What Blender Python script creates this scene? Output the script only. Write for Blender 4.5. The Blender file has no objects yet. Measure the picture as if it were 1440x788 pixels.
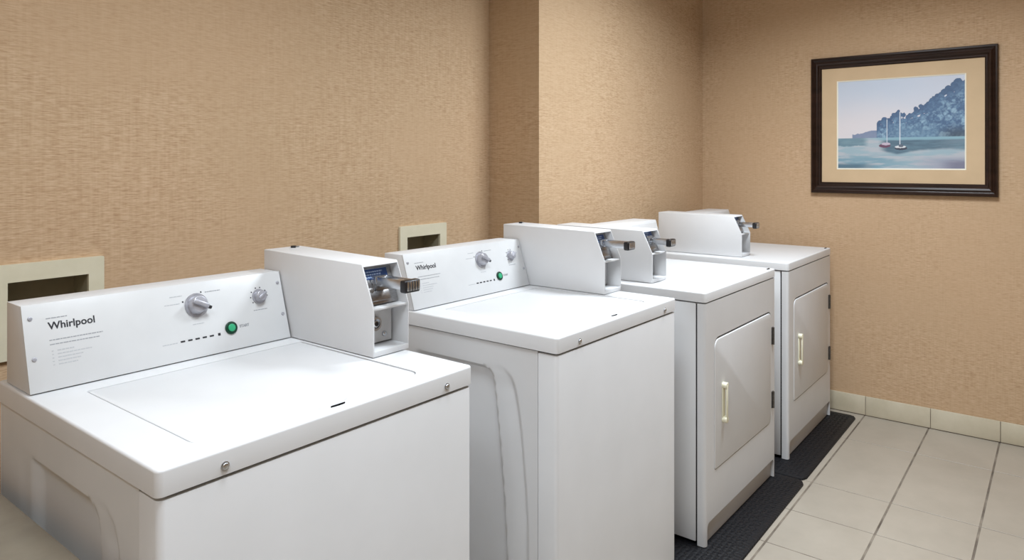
import bpy, bmesh, math, random
from mathutils import Vector, Matrix
from math import sin, cos, pi, radians, exp

random.seed(7)
scene = bpy.context.scene
COL = scene.collection

# ------------------------------------------------------------------ materials
def new_mat(name, color, rough=.5, metal=0., coat=0., coat_rough=.05, spec=.5):
    m = bpy.data.materials.new(name); m.use_nodes = True
    b = m.node_tree.nodes['Principled BSDF']
    b.inputs['Base Color'].default_value = (*color, 1)
    b.inputs['Roughness'].default_value = rough
    b.inputs['Metallic'].default_value = metal
    b.inputs['Coat Weight'].default_value = coat
    b.inputs['Coat Roughness'].default_value = coat_rough
    b.inputs['Specular IOR Level'].default_value = spec
    return m

def nd(m, kind, **kw):
    n = m.node_tree.nodes.new(kind)
    for k, v in kw.items():
        if k.startswith('i_'):
            n.inputs[int(k[2:])].default_value = v
        else:
            setattr(n, k, v)
    return n

def ln(m, a, b):
    m.node_tree.links.new(a, b)

def noise(m, scale_vec, scale=1., detail=4., rough=.55):
    tc = nd(m, 'ShaderNodeTexCoord'); mp = nd(m, 'ShaderNodeMapping')
    mp.inputs['Scale'].default_value = scale_vec
    nz = nd(m, 'ShaderNodeTexNoise')
    nz.inputs['Scale'].default_value = scale; nz.inputs['Detail'].default_value = detail
    nz.inputs['Roughness'].default_value = rough
    ln(m, tc.outputs['Object'], mp.inputs['Vector']); ln(m, mp.outputs['Vector'], nz.inputs['Vector'])
    return nz

def ramp(m, src, stops):
    r = nd(m, 'ShaderNodeValToRGB')
    e = r.color_ramp.elements
    while len(e) < len(stops): e.new(.5)
    for el, (p, c) in zip(e, stops):
        el.position = p; el.color = (*c, 1)
    ln(m, src, r.inputs['Fac'])
    return r

def speckle(m, c1, c2, sv, lo=.4, hi=.6, bump=0., detail=4.):
    b = m.node_tree.nodes['Principled BSDF']
    nz = noise(m, sv, detail=detail)
    r = ramp(m, nz.outputs['Fac'], [(lo, c1), (hi, c2)])
    ln(m, r.outputs['Color'], b.inputs['Base Color'])
    if bump:
        bp = nd(m, 'ShaderNodeBump'); bp.inputs['Strength'].default_value = bump; bp.inputs['Distance'].default_value = .001
        ln(m, nz.outputs['Fac'], bp.inputs['Height']); ln(m, bp.outputs['Normal'], b.inputs['Normal'])
    return m

WHITE = new_mat('white_enamel', (.80, .81, .825), .45, coat=.10, coat_rough=.25, spec=.4)
speckle(WHITE, (.685, .69, .70), (.71, .715, .727), (6, 6, 6), .35, .65)
PANEL = new_mat('white_control_panel', (.86, .87, .88), .33)
speckle(PANEL, (.60, .605, .61), (.63, .635, .64), (9, 9, 9), .35, .65)
CHROME = new_mat('chrome', (.58, .60, .63), .27, metal=1.)
STEEL = new_mat('brushed_steel', (.42, .42, .43), .35, metal=1.)
speckle(STEEL, (.36, .36, .37), (.50, .50, .51), (80, 80, 400), .35, .65)
HINGE = new_mat('dark_hinge_metal', (.10, .09, .08), .45, metal=.6)
speckle(HINGE, (.08, .07, .06), (.13, .12, .11), (80, 80, 80), .35, .65)
KNOB = new_mat('grey_plastic', (.42, .42, .46), .35, metal=.45)
speckle(KNOB, (.38, .38, .42), (.47, .47, .51), (60, 60, 60), .35, .65)
BLACK = new_mat('black_plastic', (.012, .012, .014), .35)
DARK = new_mat('dark_gap', (.006, .005, .005), .9, spec=.1)  # near-black standing in for the shade inside seams and gaps
INK = new_mat('grey_printing', (.30, .31, .33), .6)
INKL = new_mat('pale_grey_printing', (.46, .47, .49), .6)
INKD = new_mat('black_printing', (.02, .02, .025), .5)
GREEN = new_mat('green_button', (.03, .36, .17), .3)
GREEND = new_mat('dark_green_ring', (.0, .035, .018), .35)
BLUE = new_mat('blue_sticker', (.03, .08, .26), .4)
PALE = new_mat('pale_blue_sticker_print', (.45, .58, .80), .45)
CREAM = new_mat('cream_plastic', (.80, .77, .58), .4)
speckle(CREAM, (.78, .75, .56), (.84, .81, .64), (30, 30, 30), .3, .7)
BOXCREAM = new_mat('outlet_box_cream', (.66, .62, .47), .5)
speckle(BOXCREAM, (.68, .63, .47), (.75, .70, .54), (14, 14, 14), .3, .7)
BOXIN = new_mat('outlet_box_shaded_inside', (.24, .21, .15), .6)
speckle(BOXIN, (.30, .27, .19), (.38, .34, .25), (10, 10, 10), .3, .7)  # box cream darkened, the shade of the recess put into the colour
COUNTER = new_mat('beige_laminate', (.60, .56, .44), .22)
speckle(COUNTER, (.20, .172, .13), (.255, .222, .17), (7, 7, 7), .35, .65)
GREYM = new_mat('light_grey_metal', (.62, .62, .62), .4)
speckle(GREYM, (.58, .58, .58), (.66, .66, .66), (20, 20, 20), .3, .7)
GALV = new_mat('galvanised_edge', (.55, .54, .52), .45, metal=.3)
WHITEC = new_mat('ceiling_paint', (.62, .60, .56), .9)
speckle(WHITEC, (.80, .80, .79), (.86, .86, .85), (90, 90, 90), .3, .7)

# rubber mat: tread bumps
RUBBER = new_mat('black_rubber', (.006, .006, .008), .55, spec=.3)
b = RUBBER.node_tree.nodes['Principled BSDF']
tc = nd(RUBBER, 'ShaderNodeTexCoord'); vo = nd(RUBBER, 'ShaderNodeTexVoronoi'); vo.inputs['Scale'].default_value = 55
vo.inputs['Randomness'].default_value = .15
ln(RUBBER, tc.outputs['Object'], vo.inputs['Vector'])
bp = nd(RUBBER, 'ShaderNodeBump'); bp.inputs['Strength'].default_value = .9; bp.inputs['Distance'].default_value = .004
bp.invert = True
ln(RUBBER, vo.outputs['Distance'], bp.inputs['Height']); ln(RUBBER, bp.outputs['Normal'], b.inputs['Normal'])

# woven wallcovering: fine horizontal threads
def wallcover(name):
    m = new_mat(name, (.5, .36, .24), .82, spec=.25)
    b = m.node_tree.nodes['Principled BSDF']
    n1 = noise(m, (38, 38, 330), detail=3., rough=.6)       # short flecks
    n2 = noise(m, (10, 10, 620), detail=2., rough=.5)       # long fine threads
    n3 = noise(m, (.8, .8, .9), detail=2.)                  # dye variation
    n4 = noise(m, (150, 150, 9), detail=1.)                 # faint warp
    n5 = noise(m, (2.2, 2.2, 2.2), detail=1.)               # where the flecks are strong
    def mad(src, k, add=None):
        q = nd(m, 'ShaderNodeMath', operation='MULTIPLY_ADD'); q.inputs[1].default_value = k; q.inputs[2].default_value = 0
        ln(m, src, q.inputs[0])
        if add is not None: ln(m, add, q.inputs[2])
        return q.outputs[0]
    v = mad(n1.outputs['Fac'], .62); v = mad(n2.outputs['Fac'], .28, v); v = mad(n4.outputs['Fac'], .12, v)
    r = ramp(m, v, [(.37, (.440, .282, .162)), (.51, (.570, .396, .248)), (.65, (.665, .490, .326))])
    r2 = ramp(m, n3.outputs['Fac'], [(.35, (.95, .96, .95)), (.65, (1.0, .99, .985))])
    flat = nd(m, 'ShaderNodeMixRGB'); flat.inputs[1].default_value = (.570, .396, .248, 1)
    k = ramp(m, n5.outputs['Fac'], [(.40, (.45, .45, .45)), (.60, (1, 1, 1))])
    ln(m, k.outputs['Color'], flat.inputs[0]); ln(m, r.outputs['Color'], flat.inputs[2])
    hs = nd(m, 'ShaderNodeMixRGB', blend_type='MULTIPLY'); hs.inputs[0].default_value = 1.
    ln(m, flat.outputs[0], hs.inputs[1]); ln(m, r2.outputs['Color'], hs.inputs[2])
    ln(m, hs.outputs[0], b.inputs['Base Color'])
    bp = nd(m, 'ShaderNodeBump'); bp.inputs['Strength'].default_value = .4; bp.inputs['Distance'].default_value = .001
    ln(m, v, bp.inputs['Height']); ln(m, bp.outputs['Normal'], b.inputs['Normal'])
    return m
WALL = wallcover('woven_wallcovering')

TILE = new_mat('cream_floor_tile', (.6, .55, .46), .42)
def tile_nodes(m, c1, c2):
    b = m.node_tree.nodes['Principled BSDF']
    n = noise(m, (3.1, 3.1, 3.1), detail=8., rough=.65)
    r = ramp(m, n.outputs['Fac'], [(.34, c1), (.66, c2)])
    ln(m, r.outputs['Color'], b.inputs['Base Color'])
    n2 = noise(m, (40, 40, 40), detail=4.)
    bp = nd(m, 'ShaderNodeBump'); bp.inputs['Strength'].default_value = .15; bp.inputs['Distance'].default_value = .001
    ln(m, n2.outputs['Fac'], bp.inputs['Height']); ln(m, bp.outputs['Normal'], b.inputs['Normal'])
tile_nodes(TILE, (.36, .318, .262), (.42, .373, .31))
GROUT = new_mat('grout', (.27, .22, .165), .9)
speckle(GROUT, (.10, .078, .06), (.26, .22, .175), (9, 9, 9), .35, .65)
BTILE = new_mat('cream_base_tile', (.6, .55, .42), .4)
tile_nodes(BTILE, (.54, .48, .35), (.66, .60, .47))

WOOD = new_mat('dark_brown_frame', (.03, .014, .009), .36, coat=.08, spec=.3)
speckle(WOOD, (.012, .005, .003), (.030, .013, .008), (30, 4, 30), .3, .7)
MATB = new_mat('tan_picture_mat', (.62, .45, .27), .8)
speckle(MATB, (.60, .44, .27), (.65, .48, .30), (8, 8, 8), .3, .7)
MATW = new_mat('mat_bevel', (.86, .82, .70), .7)

# ------------------------------------------------------------------ mesh helpers
def finish(name, bm, mat, parent=None, angle=35):
    bmesh.ops.recalc_face_normals(bm, faces=bm.faces[:])
    for f in bm.faces: f.smooth = True
    lim = radians(angle)
    for e in bm.edges:
        e.smooth = not (len(e.link_faces) == 2 and e.calc_face_angle(0) > lim)
    me = bpy.data.meshes.new(name); bm.to_mesh(me); bm.free()
    mats = mat if isinstance(mat, (list, tuple)) else [mat]
    for m in mats: me.materials.append(m)
    o = bpy.data.objects.new(name, me); COL.objects.link(o)
    if parent: o.parent = parent
    return o

def merge(dst, src, mi=0, M=None):
    if M is not None: bmesh.ops.transform(src, matrix=M, verts=src.verts[:])
    me = bpy.data.meshes.new('tmp')
    for f in src.faces: f.material_index = mi
    src.to_mesh(me); src.free(); dst.from_mesh(me); bpy.data.meshes.remove(me)

def box(dst, x0, x1, y0, y1, z0, z1, r=0., seg=2, mi=0, M=None):
    bm = bmesh.new()
    bmesh.ops.create_cube(bm, size=1)
    for v in bm.verts:
        v.co = Vector((x0 + (v.co.x + .5)*(x1-x0), y0 + (v.co.y + .5)*(y1-y0), z0 + (v.co.z + .5)*(z1-z0)))
    if r: bmesh.ops.bevel(bm, geom=bm.edges[:], offset=r, segments=seg, profile=.5, affect='EDGES')
    merge(dst, bm, mi, M)

def cyl(dst, c, axis, r1, h, r2=None, seg=32, mi=0, bev=0., M=None):
    """cylinder starting at c, growing along axis by h"""
    bm = bmesh.new()
    bmesh.ops.create_cone(bm, cap_ends=True, segments=seg, radius1=r1, radius2=r1 if r2 is None else r2, depth=h)
    if bev:
        es = [e for e in bm.edges if all(abs(v.co.z - h/2) < 1e-6 for v in e.verts)]
        bmesh.ops.bevel(bm, geom=es, offset=bev, segments=3, profile=.5, affect='EDGES')
    a = Vector(axis).normalized()
    T = Matrix.Translation(Vector(c)) @ a.to_track_quat('Z', 'Y').to_matrix().to_4x4() @ Matrix.Translation((0, 0, h/2))
    bmesh.ops.transform(bm, matrix=T, verts=bm.verts[:])
    merge(dst, bm, mi, M)

def ring(dst, c, axis, ro, ri, h, seg=32, mi=0, M=None):
    bm = bmesh.new()
    vs = []
    for (r, z) in ((ri, 0), (ro, 0), (ro, h), (ri, h)):
        vs.append([bm.verts.new((r*cos(2*pi*k/seg), r*sin(2*pi*k/seg), z)) for k in range(seg)])
    for i in range(4):
        a, b2 = vs[i], vs[(i+1) % 4]
        for k in range(seg):
            bm.faces.new((a[k], a[(k+1) % seg], b2[(k+1) % seg], b2[k]))
    a = Vector(axis).normalized()
    T = Matrix.Translation(Vector(c)) @ a.to_track_quat('Z', 'Y').to_matrix().to_4x4()
    bmesh.ops.transform(bm, matrix=T, verts=bm.verts[:])
    merge(dst, bm, mi, M)

def prism(dst, poly, a0, a1, plane='yz', r=0., seg=2, mi=0, M=None, vert_only=False):
    """extrude polygon. plane 'yz' -> along x ; 'xz' -> along y ; 'xy' -> along z"""
    bm = bmesh.new()
    def P(p, a):
        return {'yz': (a, p[0], p[1]), 'xz': (p[0], a, p[1]), 'xy': (p[0], p[1], a)}[plane]
    A = [bm.verts.new(P(p, a0)) for p in poly]; B = [bm.verts.new(P(p, a1)) for p in poly]
    n = len(poly)
    bm.faces.new(A); bm.faces.new(B[::-1])
    side = []
    for i in range(n):
        f = bm.faces.new((A[i], A[(i+1) % n], B[(i+1) % n], B[i])); side.append(f)
    bmesh.ops.recalc_face_normals(bm, faces=bm.faces[:])
    if r:
        es = bm.edges[:]
        if vert_only: es = [e for e in es if not (e.verts[0] in A) == (e.verts[1] in A)]
        bmesh.ops.bevel(bm, geom=es, offset=r, segments=seg, profile=.5, affect='EDGES')
    merge(dst, bm, mi, M)

def rounded(x0, x1, y0, y1, radii, n=6):
    """rounded rectangle; radii for corners (x0y0, x1y0, x1y1, x0y1)"""
    if not isinstance(radii, (list, tuple)): radii = [radii]*4
    out = []
    cs = [(x0, y0, 180, 1, 1), (x1, y0, 270, -1, 1), (x1, y1, 0, -1, -1), (x0, y1, 90, 1, -1)]
    for (cx, cy, a, sx, sy), r in zip(cs, radii):
        for k in range(n+1):
            t = radians(a + 90*k/n)
            out.append((cx + sx*r + r*cos(t), cy + sy*r + r*sin(t)))
    return out

def boolean(o, cutters, op='DIFFERENCE'):
    for c in cutters:
        md = o.modifiers.new('b', 'BOOLEAN'); md.operation = op; md.solver = 'EXACT'; md.object = c
    dg = bpy.context.evaluated_depsgraph_get(); dg.update()
    me = bpy.data.meshes.new_from_object(o.evaluated_get(dg))
    o.modifiers.clear()
    old = o.data; o.data = me; bpy.data.meshes.remove(old)
    for c in cutters:
        cm = c.data; bpy.data.objects.remove(c); bpy.data.meshes.remove(cm)
    bm = bmesh.new(); bm.from_mesh(me)
    for f in bm.faces: f.smooth = True
    for e in bm.edges:
        e.smooth = not (len(e.link_faces) == 2 and e.calc_face_angle(0) > radians(35))
    bm.to_mesh(me); bm.free()
    return o

def thing(name, label, cat, loc, rotz=0., group=None):
    o = bpy.data.objects.new(name, None); COL.objects.link(o)
    o.location = loc; o.rotation_euler = (0, 0, rotz)
    o['label'] = label; o['category'] = cat
    if group: o['group'] = group
    return o

def tag(o, label, cat, group=None):
    o['label'] = label; o['category'] = cat
    if group: o['group'] = group
    return o

def struct(o):
    o['kind'] = 'structure'; return o

def copy_tree(o, parent=None):
    c = o.copy(); COL.objects.link(c)
    if parent: c.parent = parent
    for ch in list(o.children): copy_tree(ch, c)
    return c

def text_mesh(body, size, offset=0., depth=.0004):
    cu = bpy.data.curves.new('t', 'FONT'); cu.body = body; cu.size = size; cu.offset = offset; cu.extrude = depth
    cu.resolution_u = 3
    o = bpy.data.objects.new('t', cu); COL.objects.link(o)
    dg = bpy.context.evaluated_depsgraph_get(); dg.update()
    me = bpy.data.meshes.new_from_object(o.evaluated_get(dg))
    bpy.data.objects.remove(o); bpy.data.curves.remove(cu)
    return me

# ------------------------------------------------------------------ the room
XR, YA, YB, XJ = 4.16, 2.029, 1.755, 2.437
XL, YF, ZC = -1.05, -2.3, 2.62

def wall_mesh(name, boxes):
    bm = bmesh.new()
    for bx in boxes: box(bm, *bx)
    return struct(finish(name, bm, WALL))

# left part of the back wall, with the two openings of the outlet boxes
OB = [(.600, .785), (1.925, 2.113)]      # opening x ranges
OZ = (.905, 1.066)
T = .12
wall_mesh('wall_back', [
    (XL, XJ, YA, YA+T, 0, OZ[0]), (XL, XJ, YA, YA+T, OZ[1], ZC),
    (XL, OB[0][0], YA, YA+T, OZ[0], OZ[1]), (OB[0][1], OB[1][0], YA, YA+T, OZ[0], OZ[1]),
    (OB[1][1], XJ, YA, YA+T, OZ[0], OZ[1])])
wall_mesh('wall_back_right', [(XJ, XR, YB, YA+T, 0, ZC)])
wall_mesh('wall_right', [(XR, XR+T, YF, YA+T, 0, ZC)])
wall_mesh('wall_left', [(XL-T, XL, YF, YA+T, 0, ZC)])
wall_mesh('wall_front', [(XL-T, XR+T, YF-T, YF, 0, ZC)])
bm = bmesh.new(); box(bm, XL-T, XR+T, YF-T, YA+T, ZC, ZC+.1)
struct(finish('ceiling', bm, WHITEC))

# tiled floor: plates on a grout bed
bm = bmesh.new()
box(bm, XL-T, XR+T, YF-T, YA+T, -.12, -.0015, mi=1)
xs = [4.16, 3.755, 3.15, 2.85, 2.555]
while xs[-1] > XL: xs.append(xs[-1] - .3)
ys = [.842, .544, .246]
while ys[-1] > YF: ys.append(ys[-1] - .3)
y = .842
up = []
while y < YA: y += .3; up.append(y)
ys = up[::-1] + ys
for i in range(len(xs)-1):
    for j in range(len(ys)-1):
        xa, xb = max(xs[i+1], XL), xs[i]
        ya, yb = max(ys[j+1], YF), min(ys[j], YA)
        g = .0022
        gy = .0036
        if xb-xa > .02 and yb-ya > .02:
            box(bm, xa+g, xb-g, ya+gy, yb-gy, -.004, 0, r=.0008, seg=1, mi=0)
struct(finish('floor', bm, [TILE, GROUT]))

# tile base along the right wall and the projecting back wall
bm = bmesh.new()
js = [YB, 1.44, 1.14, .838, .536, .242]
while js[-1] > YF: js.append(js[-1]-.3)
box(bm, XR-.006, XR, YF, YB, .0, .1, mi=1)
for i in range(len(js)-1):
    box(bm, XR-.010, XR-.002, max(js[i+1], YF)+.0012, js[i]-.0012, .004, .104, r=.002, mi=0)
struct(finish('baseboard_right', bm, [BTILE, GROUT]))
bm = bmesh.new()
x = XJ
while x < XR-.012:
    x2 = min(x+.3, XR-.012)
    box(bm, x+.002, x2-.002, YB-.010, YB, .004, .104, r=.002); x += .3
struct(finish('baseboard_back', bm, BTILE))

# ------------------------------------------------------------------ ceiling lights
def ceiling_light(x, y, w, d, power, label, spread=150.):
    t = thing('ceiling_light', label, 'light', (x, y, ZC), 0, 'recessed ceiling light panels')
    bm = bmesh.new()
    hw, hd = w/2, d/2
    for (a, b_, c, e) in ((-hw-.03, hw+.03, -hd-.03, -hd), (-hw-.03, hw+.03, hd, hd+.03), (-hw-.03, -hw, -hd, hd), (hw, hw+.03, -hd, hd)):
        box(bm, a, b_, c, e, -.014, -.0005, r=.002)
    finish('frame', bm, GREYM, t)
    m = bpy.data.materials.new('light_diffuser'); m.use_nodes = True
    nt = m.node_tree; nt.nodes.clear()
    em = nt.nodes.new('ShaderNodeEmission'); out = nt.nodes.new('ShaderNodeOutputMaterial')
    em.inputs['Color'].default_value = (*COOL, 1); em.inputs['Strength'].default_value = 2.
    nt.links.new(em.outputs[0], out.inputs[0])
    bm = bmesh.new(); box(bm, -hw, hw, -hd, hd, -.006, -.001)
    finish('diffuser', bm, m, t)
    la = bpy.data.lights.new('lamp', 'AREA'); la.shape = 'RECTANGLE'; la.size = w*.95; la.size_y = d*.95
    la.energy = power; la.color = COOL; la.spread = radians(spread)
    lo = bpy.data.objects.new('lamp', la); COL.objects.link(lo); lo.parent = t; lo.location = (0, 0, -.015)
    return t
COOL = (.86, .935, 1.0)
ceiling_light(.84, .56, .6, .6, 25.5, 'square ceiling light panel over the front of the washers', 155)
ceiling_light(2.68, .58, .6, .6, 42., 'square ceiling light panel over the front of the dryers', 150)
ceiling_light(-.55, .25, .6, .6, 17., 'added fill light panel on the ceiling, out of view over the beige counter')  # added lamp, lifts the left-facing sides of the machines

# ------------------------------------------------------------------ washer outlet boxes in the wall
def outlet_box(x0, x1, label):
    cx = (x0+x1)/2
    t = thing('wall_outlet_box', label, 'wall box', (cx, YA, .875), 0, 'recessed wall boxes behind the washers')
    bm = bmesh.new()
    hw = (x1-x0)/2
    z0, z1 = OZ[0]-.875, OZ[1]-.875
    F = .036
    ht = z1 + .042
    # face flange as a frame
    o_ = rounded(-hw-F, hw+F, z0-.03, ht, .004, 3)
    prism(bm, o_, -.010, -.0005, 'xz', r=.0)
    fr = finish('flange', bm, BOXCREAM, t)
    cb = bmesh.new(); box(cb, -hw+.002, hw-.002, -.05, .05, z0+.002, z1-.002)
    c = finish('cut', cb, DARK)
    c.location = (0, 0, 0)
    pr = fr.parent; fr.parent = None
    boolean(fr, [c]); fr.parent = pr
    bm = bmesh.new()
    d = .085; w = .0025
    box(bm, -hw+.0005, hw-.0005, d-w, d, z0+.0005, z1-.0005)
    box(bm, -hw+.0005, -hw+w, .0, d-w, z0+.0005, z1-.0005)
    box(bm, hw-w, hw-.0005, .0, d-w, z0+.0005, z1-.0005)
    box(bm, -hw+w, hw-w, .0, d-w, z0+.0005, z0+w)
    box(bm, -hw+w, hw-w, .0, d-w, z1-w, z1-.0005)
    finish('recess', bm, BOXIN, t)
    return t
outlet_box(*OB[0], 'cream recessed wall box behind the washer nearest the camera')
outlet_box(*OB[1], 'cream recessed wall box behind the second washer, nearer the wall corner')

# ------------------------------------------------------------------ coin box (washers and dryers)
def coin_box(parent, x0, w, f, zb, back, top, topb, lock_on_top=True, L=.098):
    """x0 left side, w width, f local y of the front, zb deck height"""
    bm = bmesh.new()
    poly = [(f, zb+.0015), (back, zb+.0015), (back, zb+topb), (f+.041, zb+top), (f, zb+.112)]
    prism(bm, poly, x0, x0+w, 'yz', r=.0022, seg=2)
    sh = finish('coin_box', bm, WHITE)
    cb = bmesh.new()
    prism(cb, [(f-.03, zb+.014), (f+.066, zb+.014), (f+.066, zb+top-.006), (f+.038, zb+top-.006), (f-.03, zb+top-.18+.10)], x0+.0030, x0+w-.0030, 'yz')
    # opening follows the slanted front
    c = finish('cut', cb, DARK)
    boolean(sh, [c]); sh.parent = parent
    xm = x0 + w/2
    # vault door with lock
    bm = bmesh.new()
    box(bm, x0+.008, x0+w-.008, f+.052, f+.064, zb+.018, zb+.104, r=.002)
    finish('vault_door', bm, GREYM, sh)
    bm = bmesh.new()
    ring(bm, (xm-.006, f+.052, zb+.064), (0, -1, 0), .0165, .0115, .006)
    cyl(bm, (xm-.006, f+.053, zb+.064), (0, -1, 0), .0085, .008, bev=.002)
    cyl(bm, (xm-.006, f+.053, zb+.064), (0, -1, 0), .0116, .002)
    finish('lock', bm, CHROME, sh)
    bm = bmesh.new()
    cyl(bm, (xm-.006, f+.0452, zb+.064), (0, -1, 0), .0055, .0012)
    finish('keyhole', bm, BLACK, sh)
    bm = bmesh.new()
    cyl(bm, (xm+.022, f+.053, zb+.036), (0, -1, 0), .0065, .007, bev=.003)
    finish('bolt', bm, CHROME, sh)
    # shelf under the slide mechanism
    bm = bmesh.new()
    box(bm, x0+.0035, x0+w-.0035, f+.004, f+.064, zb+.106, zb+.111, r=.001)
    finish('shelf', bm, GREYM, sh)
    # slanted face plate of the slide
    n = Vector((0, -.93, .37)); s = Vector((0, .37, .93))
    def fr(cx, up, out):       # frame on the slanted plate
        return Vector((cx, f+.026, zb+.116)) + s*up + n*out
    M = Matrix(((1, 0, 0, xm), (0, s.y, n.y, f+.030), (0, s.z, n.z, zb+.114), (0, 0, 0, 1)))  # local x, up, out
    bm = bmesh.new()
    hw = w/2-.006
    box(bm, -hw, hw, 0, .088, -.004, 0, r=.001, M=M)
    box(bm, -hw+.002, hw-.03, .006, .030, 0, .012, r=.003, M=M)
    box(bm, -.018, .022, .028, .060, 0, .010, r=.002, M=M)
    cyl(bm, (xm-.034, f+.040, zb+.145), n, .007, .012, bev=.002)
    finish('slide_housing', bm, STEEL, sh)
    bm = bmesh.new()
    box(bm, -hw+.004, hw-.014, .060, .084, .0002, .0012, M=M)
    st = finish('sticker', bm, BLUE, sh)
    bm = bmesh.new()
    for r_, (a, b_) in enumerate(((-.034, .020), (-.034, .014), (-.034, .006))):
        y0 = .078 - r_*.0065
        x = a
        while x < b_:
            l = random.uniform(.003, .007)
            box(bm, x, min(x+l, b_), y0-.0022, y0+.0012, .0012, .0018, M=M); x += l+.0018
    finish('sticker_print', bm, PALE, sh)
    # push slide: arm and slotted head
    y0 = f+.042; z0 = zb+top-.040
    bm = bmesh.new()
    th = 0.
    A = Matrix.Translation((xm-.002, y0, z0)) @ Matrix.Rotation(th, 4, 'X')
    box(bm, -.0175, -.0125, -L, 0, -.013, .008, r=.0012, M=A)
    box(bm, .0125, .0175, -L, 0, -.013, .008, r=.0012, M=A)
    box(bm, -.0125, .0125, -L, 0, .0, .006, r=.0005, M=A)
    box(bm, -.019, .019, -.012, .006, -.010, .009, r=.002, M=A)
    finish('slide_arm', bm, CHROME, sh)
    bm = bmesh.new()
    box(bm, -.024, .024, -L-.018, -L+.002, -.019, .010, r=.005, seg=3, mi=0, M=A)
    for k in range(5):
        xx = -.016 + k*.008
        box(bm, xx-.0024, xx+.0024, -L-.0200, -L-.016, -.014, .007, r=.0008, mi=1, M=A)
    finish('slide_handle', bm, [BLACK, CHROME], sh)
    if lock_on_top:
        bm = bmesh.new()
        cyl(bm, (x0+.072, back-.026, zb+topb-.001), (0, 0, 1), .0068, .006, mi=0, bev=.001)
        cyl(bm, (x0+.088, back-.022, zb+topb-.001), (0, 0, 1), .0048, .004, mi=1, bev=.001)
        finish('top_lock', bm, [BLACK, STEEL], sh)
    return sh

def screw(bm, c, axis, r=.0048):
    cyl(bm, c, axis, r, .0022, bev=.001, seg=16)

# ------------------------------------------------------------------ washer
WW, WD, WZ, WLIP = .684, .685, .912, .040
def interp(tab, v):
    tab = sorted(tab)
    if v <= tab[0][0]: return tab[0][1]
    for (a, p), (b_, q) in zip(tab, tab[1:]):
        if v <= b_:
            t = (v-a)/(b_-a); return p + (q-p)*t
    return tab[-1][1]
def smooth(e0, e1, v):
    t = max(0., min(1., (v-e0)/(e1-e0))); return t*t*(3-2*t)
C1 = [(.03, .163), (.30, .169), (.458, .179), (.60, .193), (.70, .205), (.755, .212), (.778, .217), (.790, .226), (.797, .243)]
C2 = [(.03, .094), (.395, .097), (.48, .101), (.65, .118), (.72, .130), (.765, .141), (.788, .151), (.800, .172)]
def side_depth(y, z):
    a = smooth(-.005, .007, y-interp(C1, z)) * smooth(-.005, .007, .797-z) * smooth(-.012, .035, .510-y)
    b_ = smooth(-.004, .006, y-interp(C2, z)) * smooth(-.006, .012, .806-z) * smooth(-.012, .03, .568-y)
    # the outer fold flattens back towards the inner one
    return .012*a + .006*b_*(1-.55*smooth(.0, .055, y-interp(C2, z)))*(.25+.75*smooth(.0, .05, .80-z))

def side_panel(right):
    bm = bmesh.new()
    ny, nz = 125, 150
    ya, yb, za, zb = .0635, .680, .030, WZ-WLIP-.003
    V = []
    for i in range(ny+1):
        row = []
        for j in range(nz+1):
            y = ya + (yb-ya)*i/ny; z = za + (zb-za)*j/nz
            d = side_depth(y, z)
            row.append(bm.verts.new((WW-.004-d if right else .004+d, y, z)))
        V.append(row)
    for i in range(ny):
        for j in range(nz):
            bm.faces.new((V[i][j], V[i+1][j], V[i+1][j+1], V[i][j+1]))
    xb = WW-.024 if right else .024
    rim = [V[i][0] for i in range(ny+1)] + [V[ny][j] for j in range(1, nz+1)] + [V[i][nz] for i in range(ny-1, -1, -1)] + [V[0][j] for j in range(nz-1, 0, -1)]
    back = [bm.verts.new((xb, v.co.y, v.co.z)) for v in rim]
    n = len(rim)
    for k in range(n):
        bm.faces.new((rim[k], rim[(k+1) % n], back[(k+1) % n], back[k]))
    bm.faces.new(back)
    return bm

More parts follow.
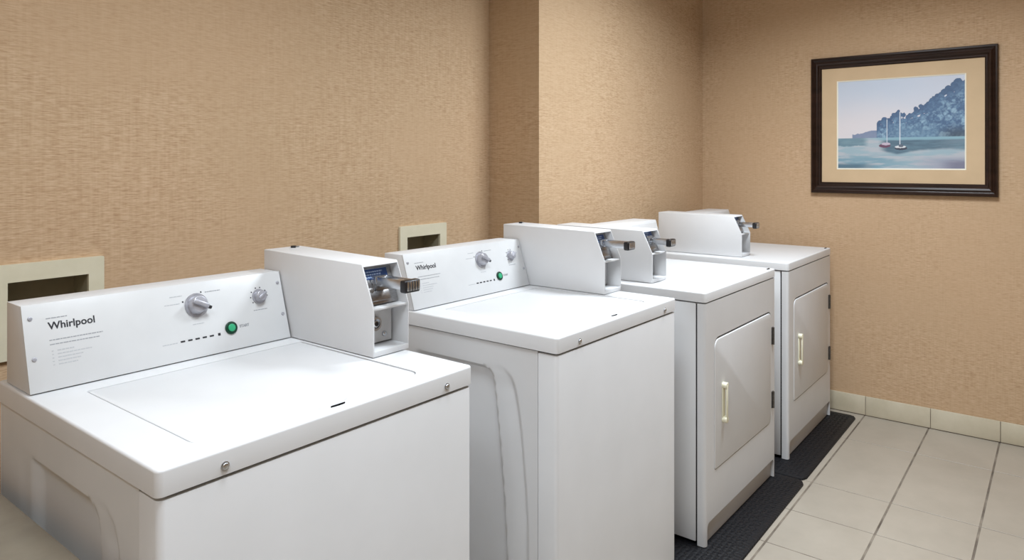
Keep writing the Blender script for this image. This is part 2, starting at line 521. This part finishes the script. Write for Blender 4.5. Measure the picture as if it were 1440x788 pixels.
def make_washer():
    t = thing('coin_washer', '', 'washing machine', (0, 0, 0))
    # cabinet core
    bm = bmesh.new()
    box(bm, .026, WW-.026, .062, WD-.004, .034, WZ-WLIP-.0075)
    finish('cabinet', bm, DARK, t)
    finish('side_panel', side_panel(False), WHITE, t)
    finish('side_panel', side_panel(True), WHITE, t)
    # wrap-around front
    bm = bmesh.new()
    pl = rounded(.003, WW-.003, .0012, .0615, [.011, .011, .0005, .0005], 6)
    prism(bm, pl, .030, WZ-WLIP-.0056, 'xy')
    es = [e for e in bm.edges if all(abs(v.co.z-(WZ-WLIP-.0056)) < 1e-6 for v in e.verts)]
    bmesh.ops.bevel(bm, geom=es, offset=.0022, segments=2, profile=.5, affect='EDGES')
    finish('front_panel', bm, WHITE, t)
    bm = bmesh.new(); box(bm, .014, WW-.014, .016, .30, WZ-WLIP-.0060, WZ-WLIP-.0003)  # dark strip painting the shade in the gap under the deck
    finish('gap_shade', bm, DARK, t)
    for (x, y) in ((.06, .06), (WW-.06, .06), (.06, WD-.06), (WW-.06, WD-.06)):
        bm = bmesh.new()
        cyl(bm, (x, y, 0), (0, 0, 1), .022, .012); cyl(bm, (x, y, .012), (0, 0, 1), .007, .025)
        finish('foot', bm, BLACK, t)
    # top deck
    bm = bmesh.new()
    pl = rounded(0, WW, 0, WD, [.011, .011, .008, .008], 8)
    prism(bm, pl, WZ-WLIP, WZ, 'xy')
    # round over the upper rim
    es = [e for e in bm.edges if all(abs(v.co.z-WZ) < 1e-6 for v in e.verts)]
    bmesh.ops.bevel(bm, geom=es, offset=.0045, segments=3, profile=.5, affect='EDGES')
    deck = finish('top_deck', bm, WHITE)
    lx0, lx1, ly0, ly1 = .084, .574, .047, .472
    cb = bmesh.new(); prism(cb, rounded(lx0, lx1, ly0, ly1, [.028, .028, .007, .007], 8), WZ-.008, WZ+.02, 'xy')
    c1 = finish('cut', cb, DARK)
    def scoop():
        s = bmesh.new()
        bmesh.ops.create_uvsphere(s, u_segments=28, v_segments=14, radius=1)
        bmesh.ops.transform(s, matrix=Matrix.Translation((.340, .040, WZ+.003)) @ Matrix.Diagonal((.050, .020, .011, 1)), verts=s.verts[:])
        return finish('cut', s, DARK)
    boolean(deck, [c1, scoop()]); deck.parent = t
    bm = bmesh.new()
    g = .0034
    prism(bm, rounded(lx0+g, lx1-g, ly0+.0010, ly1-.0006, [.026, .026, .006, .006], 8), WZ-.008, WZ-.0008, 'xy')
    es = [e for e in bm.edges if all(abs(v.co.z-(WZ-.0008)) < 1e-6 for v in e.verts)]
    bmesh.ops.bevel(bm, geom=es, offset=.0022, segments=2, profile=.5, affect='EDGES')
    lid = finish('lid', bm, WHITE)
    boolean(lid, [scoop()]); lid.parent = t
    bm = bmesh.new(); box(bm, .334, .366, .0372, .0384, WZ-.0080, WZ-.0035)  # dark sliver painting the shade under the lid's front edge
    finish('lid_edge_shade', bm, DARK, lid)
    for sx in (.105, .602):
        bm = bmesh.new()
        cyl(bm, (sx, .0005, WZ-.026), (0, -1, 0), .0072, .0015, seg=20)
        cyl(bm, (sx, -.001, WZ-.026), (0, -1, 0), .0052, .003, seg=20, bev=.002)
        finish('deck_screw', bm, CHROME, t)
    # control console
    cx0, cx1 = .006, .577
    yb, yt, hc = .520, .572, .162
    bm = bmesh.new()
    prism(bm, [(yb+.004, WZ+.0012), (.655, WZ+.0012), (.655, WZ+hc+.002), (yt+.004, WZ+hc+.002)], cx0+.001, cx1, 'yz', r=.0015)
    con = finish('console', bm, WHITE, t)
    L = math.hypot(yt-yb, hc)
    s = Vector((0, (yt-yb)/L, hc/L)); n = Vector((0, -hc/L, (yt-yb)/L))
    M = Matrix(((1, 0, 0, 0), (0, s.y, n.y, yb+.0025), (0, s.z, n.z, WZ+.0025), (0, 0, 0, 1)))
    bm = bmesh.new()
    box(bm, cx0, cx1+.0005, 0, L, -.002, .0015, r=.0007, M=M)
    finish('control_panel', bm, PANEL, con)
    def at(x, tt, out=.0015): return M @ Vector((x, tt*L, out))
    for (x, tt) in ((.019, .84), (.019, .375), (.567, .83), (.567, .36)):
        bm = bmesh.new(); screw(bm, at(x, tt), n, .0042)
        finish('screw', bm, KNOB, con)
    # cycle dial
    bm = bmesh.new()
    cyl(bm, at(.350, .69), n, .0275, .003, seg=40, mi=0)
    cyl(bm, at(.350, .69, .0045), n, .0215, .017, r2=.0185, seg=40, bev=.002, mi=0)
    ang = radians(-28)
    R = Matrix.Translation(at(.350, .69, .0205)) @ (M.to_3x3().to_4x4()) @ Matrix.Rotation(ang, 4, 'Z')
    box(bm, -.019, .019, -.005, .005, 0, .009, r=.002, mi=0, M=R)
    finish('cycle_dial', bm, KNOB, con)
    bm = bmesh.new()
    box(bm, .0170, .0275, -.0035, .0035, -.002, .0045, r=.001, M=R)
    finish('dial_pointer', bm, BLACK, con)
    # temperature knob
    bm = bmesh.new()
    cyl(bm, at(.510, .67), n, .0185, .0025, seg=36)
    cyl(bm, at(.510, .67, .004), n, .0145, .014, r2=.0130, seg=36, bev=.002)
    R2 = Matrix.Translation(at(.510, .67, .017)) @ (M.to_3x3().to_4x4()) @ Matrix.Rotation(radians(35), 4, 'Z')
    box(bm, -.0130, .0130, -.0032, .0032, 0, .006, r=.0015, M=R2)
    finish('temperature_knob', bm, KNOB, con)
    # printed ticks
    for nm, (cx_, ct_), rad, hs_, angs in (('dial_mark', (.350, .69), .0325, .0016, (62,)), ('knob_marks', (.510, .67), .0225, .0014, (0, 35, 75, 105, 145, 180, 215)), ('dial_mark', (.350, .69), .0325, .0016, (158,))):
        bm = bmesh.new()
        for a in angs:
            p = Matrix.Translation(at(cx_, ct_, .0016)) @ M.to_3x3().to_4x4()
            px, py = rad*cos(radians(a)), rad*sin(radians(a))
            box(bm, px-hs_, px+hs_, py-hs_, py+hs_, 0, .0004, M=p)
        finish(nm, bm, INKD, con)
    for k in range(5):
        bm = bmesh.new()
        x = .307 + k*.0170
        box(bm, x-.0050, x+.0050, .245*L-.0018, .245*L+.0018, .0015, .0021, M=M)
        finish('cycle_light', bm, INKD, con)
    bm = bmesh.new()
    box(bm, .3905, .3965, .245*L-.0030, .245*L+.0030, .0015, .0021, M=M)
    finish('cycle_light', bm, INKD, con)
    # start button
    bm = bmesh.new()
    cyl(bm, at(.4245, .30), n, .0150, .004, seg=36, bev=.0015)
    finish('start_button', bm, GREEND, con)
    bm = bmesh.new()
    cyl(bm, at(.4245, .30, .005), n, .0090, .003, seg=30, bev=.0015)
    finish('button_lens', bm, GREEN, con)
    # lettering
    def put(body, x, tt, size, mat, name, off=0.):
        me = text_mesh(body, size, off, .0002)
        me.transform(Matrix.Translation(at(x, tt, .0018)) @ M.to_3x3().to_4x4())
        me.materials.clear(); me.materials.append(mat); me.name = name
        o = bpy.data.objects.new(name, me); COL.objects.link(o); o.parent = con
        return o
    put('Whirlpool', .0485, .685, .0205, INKD, 'logo', .0004)
    put('START', .4465, .283, .0085, INK, 'button_text', .0003)
    bm = bmesh.new()
    def scribble(x0, x1, tt, h=.0016, lo=.003, hi=.009, gap=.0012, mi=0):
        x = x0
        while x < x1:
            l = random.uniform(lo, hi)
            box(bm, x, min(x+l, x1), tt*L-h/2, tt*L+h/2, .0015, .0019, mi=mi, M=M); x += l+gap
    scribble(.048, .146, .560, .0018); scribble(.048, .140, .510, .0018)
    finish('printed_heading', bm, [INK, INKL], con)
    bm = bmesh.new()
    for k, (w_, tt) in enumerate(((.030, .435), (.062, .395), (.046, .355), (.040, .315), (.034, .275))):
        scribble(.060, .060+w_, tt, .0020, mi=1)
        scribble(.050, .053, tt, .0016, mi=1)
    finish('printed_instructions', bm, [INK, INKL], con)
    for (xa, xb, tt, mi) in ((.046, .084, .815, 0), (.292, .320, .845, 1), (.278, .312, .745, 1), (.375, .412, .850, 0), (.490, .527, .480, 0), (.262, .295, .240, 1), (.335, .362, .440, 1)):
        bm = bmesh.new(); scribble(xa, xb, tt, .0018, mi=mi)
        finish('printed_caption', bm, [INK, INKL], con)
    coin_box(t, .581, .110, .209, WZ, .646, .210, .215)
    return t

W1 = make_washer()
W1.location = (.488, 1.028, 0); W1.rotation_euler = (0, 0, radians(-.45))
W1['label'] = 'white top-load coin washer nearest the camera, beside the beige counter'
W1['group'] = 'coin washers along the wall'
W2 = copy_tree(W1)
W2.location = (1.478, 1.008, 0); W2.rotation_euler = (0, 0, radians(-.4))
W2['label'] = 'second white top-load coin washer, standing just before the first dryer'

# ------------------------------------------------------------------ dryer
DW, DD, DZ, DLIP = .740, .690, .890, .034
def make_dryer():
    t = thing('coin_dryer', '', 'clothes dryer', (0, 0, 0))
    zt = DZ-DLIP-.005
    bm = bmesh.new()
    box(bm, .003, DW-.003, .037, DD-.003, .012, zt, r=.003)
    finish('cabinet', bm, WHITE, t)
    for (x, y) in ((.06, .10), (DW-.06, .10), (.06, DD-.06), (DW-.06, DD-.06)):
        bm = bmesh.new(); cyl(bm, (x, y, 0), (0, 0, 1), .02, .0125)
        finish('foot', bm, BLACK, t)
    bm = bmesh.new(); box(bm, .008, DW-.008, .0305, .0375, .014, zt-.004)  # dark filler painting the shade between front panel and cabinet
    finish('gap_shade', bm, DARK, t)
    # front panel with recess for the door and the kick opening
    bm = bmesh.new()
    prism(bm, rounded(.002, DW-.002, .001, .031, [.012, .012, .001, .001], 5), .001, zt, 'xy')
    fp = finish('front_panel', bm, WHITE)
    dx0, dx1, dz0, dz1 = .083, .683, .246, .710
    R_ = [.012, .034, .030, .034]
    g = .0032
    cb = bmesh.new(); prism(cb, rounded(dx0-g, dx1+g, dz0-g*.6, dz1+g*2.3, [r+g for r in R_], 6), -.02, .013, 'xz')
    c1 = finish('cut', cb, DARK)
    cb = bmesh.new(); prism(cb, rounded(.020, DW-.020, -.05, .078, [.001, .001, .018, .018], 5), -.02, .05, 'xz')
    c2 = finish('cut', cb, DARK)
    boolean(fp, [c1, c2]); fp.parent = t
    bm = bmesh.new(); box(bm, .0205, DW-.0205, .014, .028, .002, .082, r=.001)
    finish('kick_plate', bm, WHITE, t)
    bm = bmesh.new(); prism(bm, rounded(dx0-g+.001, dx1+g-.001, dz0-g*.6+.001, dz1+g*2.3-.001, [r+g for r in R_], 6), .0115, .0129, 'xz')  # dark liner painting the shade in the groove round the door
    finish('door_gap_shade', bm, DARK, t)
    # door
    bm = bmesh.new()
    prism(bm, rounded(dx0, dx1, dz0, dz1, R_, 6), -.001, .011, 'xz')
    es = [e for e in bm.edges if all(abs(v.co.y+.001) < 1e-6 for v in e.verts)]
    bmesh.ops.bevel(bm, geom=es, offset=.003, segments=3, profile=.5, affect='EDGES')
    door = finish('door', bm, WHITE, t)
    # handle : recessed cream pull with two end lugs
    bm = bmesh.new()
    hx = .156; h0, h1 = .400, .542
    box(bm, hx-.010, hx+.010, -.006, -.0005, h0+.008, h1-.008, r=.002)
    for hz in (h0+.009, h1-.009):
        prism(bm, rounded(hx-.013, hx+.013, hz-.011, hz+.011, .010, 5), -.019, -.0005, 'xz', r=.002)
    box(bm, hx-.007, hx+.005, -.020, -.013, h0+.006, h1-.006, r=.003)
    finish('handle', bm, CREAM, door)
    for (z0, z1) in ((.572, .645), (.302, .372)):
        bm = bmesh.new()
        cyl(bm, (.7000, -.004, z0), (0, 0, 1), .0048, z1-z0, seg=16)
        box(bm, .690, .712, -.0010, .0025, z0, z1, r=.0008)
        for zz in (z0+.012, z1-.012): cyl(bm, (.7080, -.0005, zz), (0, -1, 0), .0026, .002, seg=10)
        finish('hinge', bm, HINGE, door)
    # top
    bm = bmesh.new()
    prism(bm, rounded(0, DW, 0, DD, [.014, .014, .008, .008], 6), DZ-DLIP, DZ, 'xy')
    es = [e for e in bm.edges if all(abs(v.co.z-DZ) < 1e-6 for v in e.verts)]
    bmesh.ops.bevel(bm, geom=es, offset=.0045, segments=3, profile=.5, affect='EDGES')
    finish('top_panel', bm, WHITE, t)
    bm = bmesh.new()
    for dx in (0, .016):
        cyl(bm, (.690+dx, .017, DZ-.0005), (0, 0, 1), .0045, .004, seg=16, bev=.001)
    finish('top_screw', bm, BLACK, t)
    # low control console at the back
    bm = bmesh.new()
    prism(bm, [(.490, DZ+.001), (.660, DZ+.001), (.660, DZ+.186), (.540, DZ+.186)], .205, .690, 'yz', r=.002)
    con = finish('console', bm, WHITE, t)
    hc = .185; L = math.hypot(.05, hc)
    s = Vector((0, .05/L, hc/L)); n = Vector((0, -hc/L, .05/L))
    M = Matrix(((1, 0, 0, 0), (0, s.y, n.y, .490), (0, s.z, n.z, DZ+.001), (0, 0, 0, 1)))
    bm = bmesh.new()
    box(bm, .212, .683, .012, L-.012, -.001, .003, r=.001, M=M)
    finish('control_panel', bm, PANEL, con)
    coin_box(t, .063, .118, .236, DZ, .672, .197, .200, False, .082)
    return t
D1 = make_dryer()
D1.location = (2.358, .985, .0105); D1.rotation_euler = (0, 0, radians(-.5))
D1['label'] = 'white front-load coin dryer beside the second washer'
D1['group'] = 'coin dryers along the wall'
D2 = copy_tree(D1)
D2.location = (3.288, .981, .0105); D2.rotation_euler = (0, 0, radians(.05))
D2['label'] = 'far white coin dryer, last in the row next to the picture wall'

# ------------------------------------------------------------------ rubber mats
def mat_at(x0, x1, y0, y1, label):
    bm = bmesh.new()
    c = .032
    cx, cy = (x0+x1)/2, (y0+y1)/2
    w, d = (x1-x0)/2, (y1-y0)/2
    poly = [(-w+c, -d), (w-c, -d), (w-c*.25, -d+c*.35), (w, -d+c), (w, d-c), (w-c, d), (-w+c, d), (-w, d-c), (-w, -d+c), (-w+c*.25, -d+c*.35)]
    prism(bm, poly, .0003, .0095, 'xy')
    es = [e for e in bm.edges if all(abs(v.co.z-.0095) < 1e-6 for v in e.verts)]
    bmesh.ops.bevel(bm, geom=es, offset=.003, segments=2, profile=.5, affect='EDGES')
    # raised ribs running along the mat
    y, row = -d+.034, 0
    while y < d-.03:
        x, k = -w+.03 + (row % 2)*.011, row
        while x < w-.03:
            a = radians(35 if k % 2 else -35)
            Q = Matrix.Translation((x, y, 0)) @ Matrix.Rotation(a, 4, 'Z')
            box(bm, -.008, .008, -.0022, .0022, .0088, .0105, M=Q); x += .022; k += 1
        y += .019; row += 1
    o = finish('rubber_mat', bm, RUBBER)
    o.location = (cx, cy, 0)
    return tag(o, label, 'mat', 'black rubber mats under the dryers')
mat_at(2.205, 3.126, .862, 1.62, 'black ribbed rubber mat under the dryer beside the second washer')
mat_at(3.134, 4.090, .868, 1.62, 'black ribbed rubber mat under the last dryer, by the tile base')

# ------------------------------------------------------------------ laminate counter beside the first washer
t = thing('counter', 'glossy beige laminate counter beside the nearest washer, at the lower left corner', 'counter', (-.06, 1.45, 0))
bm = bmesh.new(); box(bm, -.98, .530, -.50, .570, .686, .722, r=.004)
finish('countertop', bm, COUNTER, t)
bm = bmesh.new(); box(bm, -.96, .51, -.46, .55, .62, .6855, r=.002)
finish('apron', bm, BOXCREAM, t)
for (x, y) in ((-.93, -.43), (.48, -.43), (-.93, .52), (.48, .52)):
    bm = bmesh.new(); box(bm, x-.02, x+.02, y-.02, y+.02, 0, .6195, r=.003)
    finish('leg', bm, GREYM, t)

# ------------------------------------------------------------------ framed picture on the right wall
def sm(a, b_, v): return smooth(a, b_, v)
def h2(i, j, k=0):
    n = (i*374761393 + j*668265263 + k*2147483647) & 0xffffffff
    n = ((n ^ (n >> 13))*1274126177) & 0xffffffff
    return ((n ^ (n >> 16)) & 0xffff)/65535.
def vn(x, y, k=0):
    i, j = math.floor(x), math.floor(y); fx, fy = x-i, y-j
    fx = fx*fx*(3-2*fx); fy = fy*fy*(3-2*fy)
    return (h2(i, j, k)*(1-fx)+h2(i+1, j, k)*fx)*(1-fy) + (h2(i, j+1, k)*(1-fx)+h2(i+1, j+1, k)*fx)*fy
def fbm(x, y, k=0, o=4):
    s, a, tot = 0, .5, 0
    for q in range(o):
        s += a*vn(x, y, k+q); tot += a; x *= 2.03; y *= 2.03; a *= .55
    return s/tot
def mixc(a, b_, t): return tuple(p+(q-p)*t for p, q in zip(a, b_))
def s2l(c): return tuple(((v/255.+.055)/1.055)**2.4 if v > 10 else v/3294.6 for v in c)
_rt = random.Random(11)
_TOP = [(.30, .40), (.335, .52), (.385, .58), (.43, .54), (.477, .64), (.53, .635), (.57, .59), (.60, .655), (.65, .66), (.70, .70), (.74, .70), (.765, .79), (.80, .79), (.85, .86), (.90, .87), (.94, .93), (1.0, .96)]
CLUMPS = []
for _k in range(420):
    _u = _rt.uniform(.325, 1.01); _t = interp(_TOP, _u)
    _v = _rt.uniform(.34, _t-.02) if _k > 120 else _t-_rt.uniform(.0, .09)
    CLUMPS.append((_u, _v, _rt.uniform(.009, .026)*(1.15 if _u > .7 else .85), _rt.random(), _t))
CLUMPS.sort(key=lambda c: -c[1]+.03*c[3])
COLS = [[c for c in CLUMPS if abs(c[0]-(q+.5)/40) < .05] for q in range(40)]
def foliage(u, v):
    hit = None
    wob = .010*(fbm(u*60, v*60, 71, 2)-.5)
    for c in COLS[min(39, int(u*40))]:
        d = math.hypot(u-c[0]+wob, (v-c[1])*.8+wob)
        if d < c[2]: hit = (c, d/c[2], v-c[1])
    return hit
def paint(u, v):
    """u to the right, v upward, 0..1 : a misty lake with a wooded shore and two sailing boats (sRGB 0-255)"""
    sky = mixc((222, 216, 220), (196, 207, 224), sm(.45, 1., v + .15*(fbm(u*2, v*2, 3)-.5)))
    sky = mixc(sky, (208, 210, 222), .5*sm(.4, .9, u))
    c = sky
    # distant hills
    hl = .375 + .05*sm(.12, .32, u)*(.6+.6*fbm(u*16, 1, 9)) + .02*fbm(u*30, 4, 2)
    if u > .12 and v < hl: c = mixc((128, 140, 168), (110, 128, 158), fbm(u*14, v*14, 5))
    # wooded shore
    tb = interp(_TOP, u) - .10
    hit = foliage(u, v) if (u > .29 and v > .31) else None
    if v > .31 and u > .325 and (hit or v < tb):
        dark = (50, 76, 114); mid = (98, 136, 170); lite = (156, 188, 206)
        n2 = fbm(u*70, v*60, 31, 3)
        if hit:
            c_, rr, dv = hit
            depth = c_[4]-c_[1]
            base = mixc(dark, mid, (.25+.75*sm(.0, .12, depth))*(.35+.65*c_[3]))
            base = mixc(base, lite, .65*sm(.45, 1., c_[3])*sm(.06, .2, depth))
            c = mixc(base, dark, .45*sm(.55, 1., rr)*(1 if dv < 0 else .4))
        else:
            c = mixc(dark, mid, .4)
        c = mixc(c, lite, .35*sm(.52, .66, n2)*sm(.0, .1, tb+.03-v)); c = mixc(c, dark, .35*sm(.50, .38, n2))
        c = mixc(c, (104, 140, 166), .55*sm(.56, .38, v)*sm(.36, .5, u)*(1-sm(.72, .88, u)))
        c = mixc(c, (54, 64, 76), .65*sm(.50, .36, v)*sm(.74, .95, u))
    # water
    if v < .345:
        n = fbm(u*6, v*40, 41); nn = fbm(u*14, v*70, 44, 3)
        c = mixc((178, 184, 192), (150, 176, 188), sm(.35, .65, n))
        c = mixc(c, (104, 146, 166), sm(.18, .10, v)*sm(.7, .3, u)*.7*sm(.3, .6, n))
        c = mixc(c, (60, 92, 112), .75*sm(.07, .03, v)*sm(.36, .15, u))
        c = mixc(c, (154, 152, 172), .7*sm(.15, .08, v)*sm(.55, .85, u))
        c = mixc(c, (98, 98, 122), .7*sm(.12, .05, v+.03*(nn-.5))*sm(.78, .95, u))
        sh = .215 + .03*(fbm(u*9, 2, 51)-.5) - .05*math.exp(-((u-.5)/.12)**2)
        if u > .33:
            d = sm(sh-.02, sh+.012, v)*sm(.33, .42, u)
            c = mixc(c, mixc((58, 84, 104), (92, 126, 144), nn), d*(.95-.25*sm(.7, 1, u)))
        d = sm(.305, .325, v)*sm(.25, .38, u); c = mixc(c, (134, 176, 192), d*.9)
        if v > .245+.02*fbm(u*20, 3, 61) and u < .26: c = mixc(c, mixc((76, 112, 130), (112, 146, 160), nn), .85*sm(.27, .2, u))
    # boats
    def blob(cx, cy, rx, ry): return ((u-cx)/rx)**2 + ((v-cy)/ry)**2 < 1
    if abs(u-.408) < .0022 and .27 < v < .55: c = (198, 206, 218)
    if abs(u-.512) < .0030 and .26 < v < .63: c = (222, 228, 236)
    if blob(.39, .255, .047, .022): c = (98, 58, 84)
    if blob(.40, .275, .036, .015): c = (196, 180, 198)
    if blob(.52, .225, .050, .022): c = (48, 56, 74)
    if blob(.515, .240, .044, .014): c = (226, 226, 230)
    if blob(.52, .252, .020, .016): c = (86, 96, 112)
    return s2l(mixc(c, (214, 222, 232), .10))

PXC = XR
t = thing('framed_picture', 'dark brown framed print of sailing boats on a misty blue lake, hanging on the wall', 'picture', (XR, .682, 1.56))
FY, FZ = .431, .372      # half outer size
SK = radians(0)
def frame_ring(name, outy, outz, iny, inz, prof, mat):
    """mitred picture moulding. prof: list of (s, d): s 0 outer ..1 inner, d standing off the wall"""
    bm = bmesh.new()
    rows = []
    for (s, d) in prof:
        hy = outy+(iny-outy)*s; hz = outz+(inz-outz)*s
        rows.append([bm.verts.new((-d, sy*hy, sz*hz)) for sy, sz in ((-1, -1), (1, -1), (1, 1), (-1, 1))])
    for a in range(len(rows)):
        r0, r1 = rows[a], rows[(a+1) % len(rows)]
        for k in range(4): bm.faces.new((r0[k], r0[(k+1) % 4], r1[(k+1) % 4], r1[k]))
    return finish(name, bm, mat, t, angle=25)
IY, IZ = .377, .312
frame_ring('frame', FY, FZ, IY, IZ, [(0, .001), (0, .020), (.06, .026), (.18, .027), (.26, .022), (.34, .020), (.42, .0225), (.52, .026), (.66, .023), (.76, .016), (.82, .015), (.90, .0155), (.96, .013), (1, .010), (1, .001)], WOOD)
py, pz, oz = .2935, .2350, .0
frame_ring('mount', IY-.0005, IZ-.0005, py+.006, pz+.006, [(0, .001), (0, .0068), (1, .0068), (1, .001)], MATB)
frame_ring('mount_bevel', py+.006, pz+.006, py, pz, [(0, .001), (0, .0070), (1, .0045), (1, .001)], MATW)
NU, NV = 300, 230
bm = bmesh.new()
lay = bm.loops.layers.color.new('paint') if False else bm.verts.layers.float_color.new('paint')
G = []
for i in range(NU+1):
    row = []
    for j in range(NV+1):
        u, v = i/NU, j/NV
        vert = bm.verts.new((-.0030, py - 2*py*u, -pz + 2*pz*v))
        c = paint(u, v)
        vert[lay] = (*c, 1)
        row.append(vert)
    G.append(row)
for i in range(NU):
    for j in range(NV):
        bm.faces.new((G[i][j], G[i][j+1], G[i+1][j+1], G[i+1][j]))
# give the print a thickness
rim = [G[i][0] for i in range(NU+1)] + [G[NU][j] for j in range(1, NV+1)] + [G[i][NV] for i in range(NU-1, -1, -1)] + [G[0][j] for j in range(NV-1, 0, -1)]
back = [bm.verts.new((-.0012, v.co.y, v.co.z)) for v in rim]
for k in range(len(rim)): bm.faces.new((rim[k], rim[(k+1) % len(rim)], back[(k+1) % len(rim)], back[k]))
bm.faces.new(back)
PRINT = new_mat('lake_print', (.5, .5, .6), .5)
ca = nd(PRINT, 'ShaderNodeVertexColor'); ca.layer_name = 'paint'
ln(PRINT, ca.outputs['Color'], PRINT.node_tree.nodes['Principled BSDF'].inputs['Base Color'])
finish('print', bm, PRINT, t)

# ------------------------------------------------------------------ world, camera, view
w = bpy.data.worlds.new('room'); scene.world = w; w.use_nodes = True
w.node_tree.nodes['Background'].inputs['Color'].default_value = (.5, .5, .5, 1)
w.node_tree.nodes['Background'].inputs['Strength'].default_value = .2
cam = bpy.data.cameras.new('camera'); co = bpy.data.objects.new('camera', cam); COL.objects.link(co)
cam.sensor_width = 36; cam.lens = 995.8*36/1440
cam.shift_y = -(394-228.3)/1440
cam.clip_start = .02
co.location = (0, 0, 1.3575)
co.rotation_euler = (pi/2, 0, radians(37.94) - pi/2)
scene.camera = co
vs = scene.view_settings
vs.view_transform = 'Standard'; vs.look = 'None'; vs.gamma = 1; vs.use_curve_mapping = False
vs.exposure = .05
